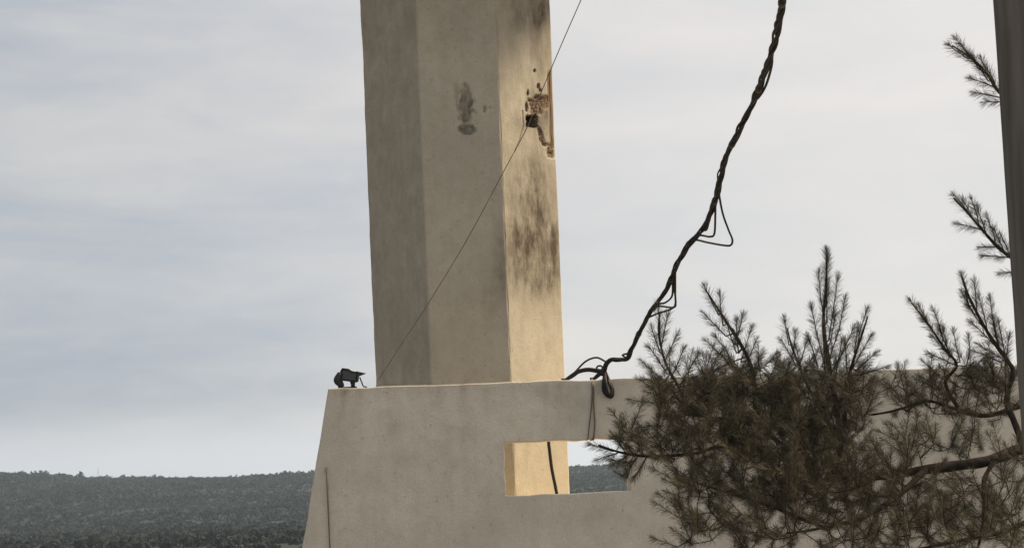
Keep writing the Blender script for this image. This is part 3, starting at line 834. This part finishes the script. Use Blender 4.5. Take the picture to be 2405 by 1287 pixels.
    # shoots drawn against the sky, measured one by one (base, tip, depth)
    meas = [
        ((1942, 760), (1941, 588), 9.7), ((1946, 800), (1968, 648), 9.7), ((1938, 770), (1922, 640), 9.68), ((1940, 720), (1944, 600), 9.72),
        ((1945, 850), (1985, 700), 9.72), ((1935, 850), (1905, 720), 9.7), ((1950, 880), (2005, 770), 9.7), ((1925, 880), (1898, 790), 9.7),
        ((1930, 860), (1962, 740), 9.75), ((1960, 900), (1978, 800), 9.66), ((1938, 880), (1934, 760), 9.6),
        ((2012, 830), (2036, 728), 9.5), ((2005, 860), (2015, 770), 9.5), ((2000, 870), (2045, 790), 9.5), ((1990, 880), (1985, 800), 9.55),
        ((2010, 870), (2055, 830), 9.5), ((2020, 880), (2080, 862), 9.6),
        ((1853, 810), (1842, 750), 9.85), ((1860, 840), (1868, 780), 9.85), ((1875, 870), (1895, 800), 9.85), ((1870, 860), (1836, 800), 9.85), ((1885, 880), (1870, 815), 9.8),
        ((1688, 740), (1655, 672), 9.8), ((1698, 765), (1690, 690), 9.8), ((1705, 790), (1655, 738), 9.8), ((1725, 810), (1745, 740), 9.8), ((1730, 830), (1705, 752), 9.8),
        ((1740, 850), (1765, 770), 9.8), ((1735, 830), (1730, 752), 9.75), ((1750, 870), (1775, 800), 9.8), ((1720, 850), (1680, 790), 9.8), ((1725, 870), (1658, 800), 9.85),
        ((1745, 880), (1690, 830), 9.85), ((1760, 890), (1790, 830), 9.8), ((1765, 900), (1755, 830), 9.8),
        ((1550, 800), (1545, 715), 9.75), ((1552, 820), (1568, 740), 9.75), ((1552, 830), (1530, 770), 9.75), ((1560, 850), (1590, 785), 9.75), ((1562, 870), (1525, 815), 9.75),
        ((1575, 890), (1605, 820), 9.75), ((1580, 890), (1555, 830), 9.7), ((1600, 900), (1640, 830), 9.7),
        ((1565, 900), (1508, 850), 9.7), ((1585, 920), (1515, 890), 9.65),
        ((2180, 760), (2138, 706), 9.9), ((2190, 780), (2160, 720), 9.9), ((2205, 800), (2168, 750), 9.9), ((2215, 800), (2192, 728), 9.9), ((2235, 840), (2205, 770), 9.9),
        ((2230, 840), (2215, 770), 9.88), ((2255, 850), (2240, 780), 9.85), ((2245, 850), (2190, 790), 9.9), ((2250, 860), (2182, 830), 9.9), ((2270, 860), (2275, 790), 9.8),
        ((2275, 720), (2258, 645), 9.7), ((2290, 740), (2262, 690), 9.7), ((2295, 740), (2288, 660), 9.7), ((2310, 770), (2274, 720), 9.7), ((2320, 780), (2298, 695), 9.7),
        ((2335, 810), (2280, 755), 9.7), ((2345, 820), (2325, 700), 9.7), ((2350, 830), (2332, 745), 9.7), ((2362, 840), (2345, 755), 9.7), ((2365, 850), (2300, 810), 9.75),
        ((2350, 850), (2290, 825), 9.75), ((2360, 860), (2370, 790), 9.7),
        ((2275, 500), (2240, 458), 9.7), ((2285, 515), (2262, 470), 9.7), ((2305, 540), (2248, 525), 9.7), ((2300, 535), (2282, 470), 9.7), ((2320, 560), (2295, 490), 9.7),
        ((2340, 580), (2318, 510), 9.7), ((2360, 595), (2335, 540), 9.7), ((2345, 580), (2305, 580), 9.7), ((2370, 605), (2310, 600), 9.7), ((2375, 610), (2352, 555), 9.7), ((2385, 640), (2352, 640), 9.7),
        ((2275, 140), (2230, 108), 9.7), ((2290, 150), (2245, 92), 9.7), ((2300, 165), (2262, 112), 9.7), ((2320, 190), (2285, 135), 9.7), ((2330, 195), (2305, 140), 9.7),
        ((2335, 205), (2280, 185), 9.7), ((2345, 220), (2318, 160), 9.7), ((2350, 230), (2290, 218), 9.7), ((2360, 240), (2315, 240), 9.7),
        ((1440, 1060), (1385, 1042), 9.3), ((1455, 1062), (1405, 1078), 9.3), ((1470, 1064), (1440, 1020), 9.3), ((1490, 1068), (1455, 1030), 9.3), ((1500, 1068), (1470, 1110), 9.3),
        ((1480, 1066), (1440, 1090), 9.3), ((1520, 1070), (1490, 1120), 9.3), ((1510, 1068), (1500, 1010), 9.35),
    ]
    for b, t, Y in meas:
        B, T = at(b[0], b[1], Y), at(t[0], t[1], Y+rnd.gauss(0, 0.05))
        i = int(np.argmin(((LPa-np.array(B))**2).sum(1)))
        if (LP[i]-B).length > 0.012: twigs.tube([LP[i], B], [0.005, 0.004], 5)
        shoot(B, T, spread=0.80, length=0.076)

    # the body of the crown: shoots in clumps set on twigs that grow from the nearest branch
    clumps = [  # px, py, rx, ry, number, depth, depth spread
        (1600, 930, 80, 60, 60, 9.6, 0.35), (1700, 920, 80, 70, 80, 9.7, 0.35), (1800, 930, 90, 70, 90, 9.7, 0.4), (1900, 940, 80, 80, 100, 9.7, 0.4),
        (1985, 960, 60, 80, 70, 9.6, 0.35), (1600, 1010, 80, 50, 45, 9.45, 0.3), (1720, 1030, 90, 60, 65, 9.5, 0.35), (1830, 1040, 90, 70, 90, 9.5, 0.4),
        (1940, 1070, 90, 70, 95, 9.5, 0.4), (1700, 1120, 100, 55, 55, 9.3, 0.35), (1820, 1140, 100, 60, 75, 9.3, 0.4), (1950, 1170, 110, 60, 80, 9.3, 0.4),
        (2070, 1150, 90, 60, 55, 9.3, 0.35), (2180, 1180, 100, 60, 45, 9.25, 0.35), (2310, 1190, 90, 70, 42, 9.25, 0.3), (1640, 1180, 60, 50, 22, 9.3, 0.3),
        (1800, 1250, 150, 50, 60, 9.2, 0.4), (2050, 1260, 150, 50, 70, 9.2, 0.4), (2300, 1270, 130, 50, 50, 9.2, 0.4), (1620, 1250, 60, 40, 16, 9.2, 0.3),
        (2110, 930, 45, 40, 14, 9.85, 0.2), (2240, 900, 60, 40, 24, 9.85, 0.25), (2330, 890, 55, 40, 28, 9.75, 0.25), (2200, 960, 80, 25, 18, 9.85, 0.25), (2340, 960, 60, 35, 14, 9.7, 0.25),
        (2150, 1050, 70, 35, 16, 9.45, 0.3), (2260, 1040, 60, 40, 12, 9.5, 0.3), (2370, 1100, 40, 40, 12, 9.4, 0.3), (1560, 1060, 55, 35, 22, 9.35, 0.2), (1530, 950, 30, 50, 18, 9.6, 0.2),
        (1560, 1110, 40, 40, 14, 9.3, 0.2),
    ]
    spots = []
    for (x, y, rx, ry, num, Y, dY) in clumps:
        for i in range(int(num*(0.88 if num > 40 else 1.1))):
            a = rnd.random()*2*math.pi; q = math.sqrt(rnd.random())
            px, py = x+rx*q*math.cos(a), y+ry*q*math.sin(a)
            up = 905-0.03*(px-1500)-py
            if up > 45+60*noise.noise(Vector((px*0.022, 3, 1))) or (up > 0 and rnd.random() < 0.35): continue
            if px < (1540 if py < 1040 else 1530 if py < 1085 else 1590): continue
            spots.append(at(px, py, Y+rnd.uniform(-dY, dY)))
    for (x, y, rx, ry, num) in ((1474, 1036, 22, 22, 7), (1484, 1095, 16, 28, 6), (1520, 1055, 30, 30, 8)):   # hanging over the end of the opening
        for i in range(num): spots.append(at(x+rnd.uniform(-rx, rx), y+rnd.uniform(-ry, ry), 9.35+rnd.uniform(-0.15, 0.15)))
    # nearest first, each on the nearest wood already there, so that the twigs branch as they grow outwards
    near = [float(np.min(((LPa-np.array(p))**2).sum(1))) for p in spots]
    nodes = np.vstack([LPa, np.zeros((len(spots), 3))]); nn = len(LPa)
    for k in np.argsort(near):
        B = spots[k]
        i0 = int(np.argmin(((nodes[:nn]-np.array(B))**2).sum(1)))
        q0 = Vector(nodes[i0]); L0 = (B-q0).length
        mid = q0.lerp(B, 0.5)+Vector((rnd.gauss(0, 0.05), rnd.gauss(0, 0.05), -0.03))*L0
        twigs.tube([q0, mid, B], [0.0036, 0.0032, 0.0026], 4)
        nodes[nn] = B; nn += 1
        if L0 > 0.03: needles(q0, mid, int(L0*170), 0.062, 1.0); needles(mid, B, int(L0*300), 0.066, 0.95)
        ln = rnd.uniform(0.09, 0.22)
        bx, by = proj(B)
        if by < 940: ln = min(ln, 0.15)
        if by < 880: ln = min(ln, 0.12)
        d = ((B-q0).normalized()*0.5+Vector((rnd.gauss(-0.1, 0.4), rnd.gauss(0, 0.4), rnd.uniform(0.2, 1.0)))).normalized()
        shoot(B, B+d*ln, 0.0026, int(ln*900), 0.074, 0.9)
    twigs.build('twigs', M_BARK, root).data.update()
    me = bpy.data.meshes.new('needles'); me.from_pydata(NV, [], NF); me.update()
    attr(me, 'tone', TONE)
    o = link('needles', me, M_NEEDLE, root); o['kind'] = 'stuff'
    print('needles', len(NF)//2)
pine()

# ------------------------------------------------------------------ air
def haze():
    m = bpy.data.materials.new('haze'); m.use_nodes = True
    t = m.node_tree; t.nodes.clear()
    o = N(t, 'ShaderNodeOutputMaterial')
    v = N(t, 'ShaderNodeVolumePrincipled', inp={'Color': (0.62, 0.80, 1.0, 1), 'Density': 0.00033, 'Anisotropy': 0.2})
    t.links.new(v.outputs[0], o.inputs['Volume'])
    mb = MB(); mb.box((0, 450, 13.0), (3300, 1900, 28.0))
    tag(mb.build('haze', m), 'thin pale air over the distant hills', 'haze', kind='stuff')
haze()
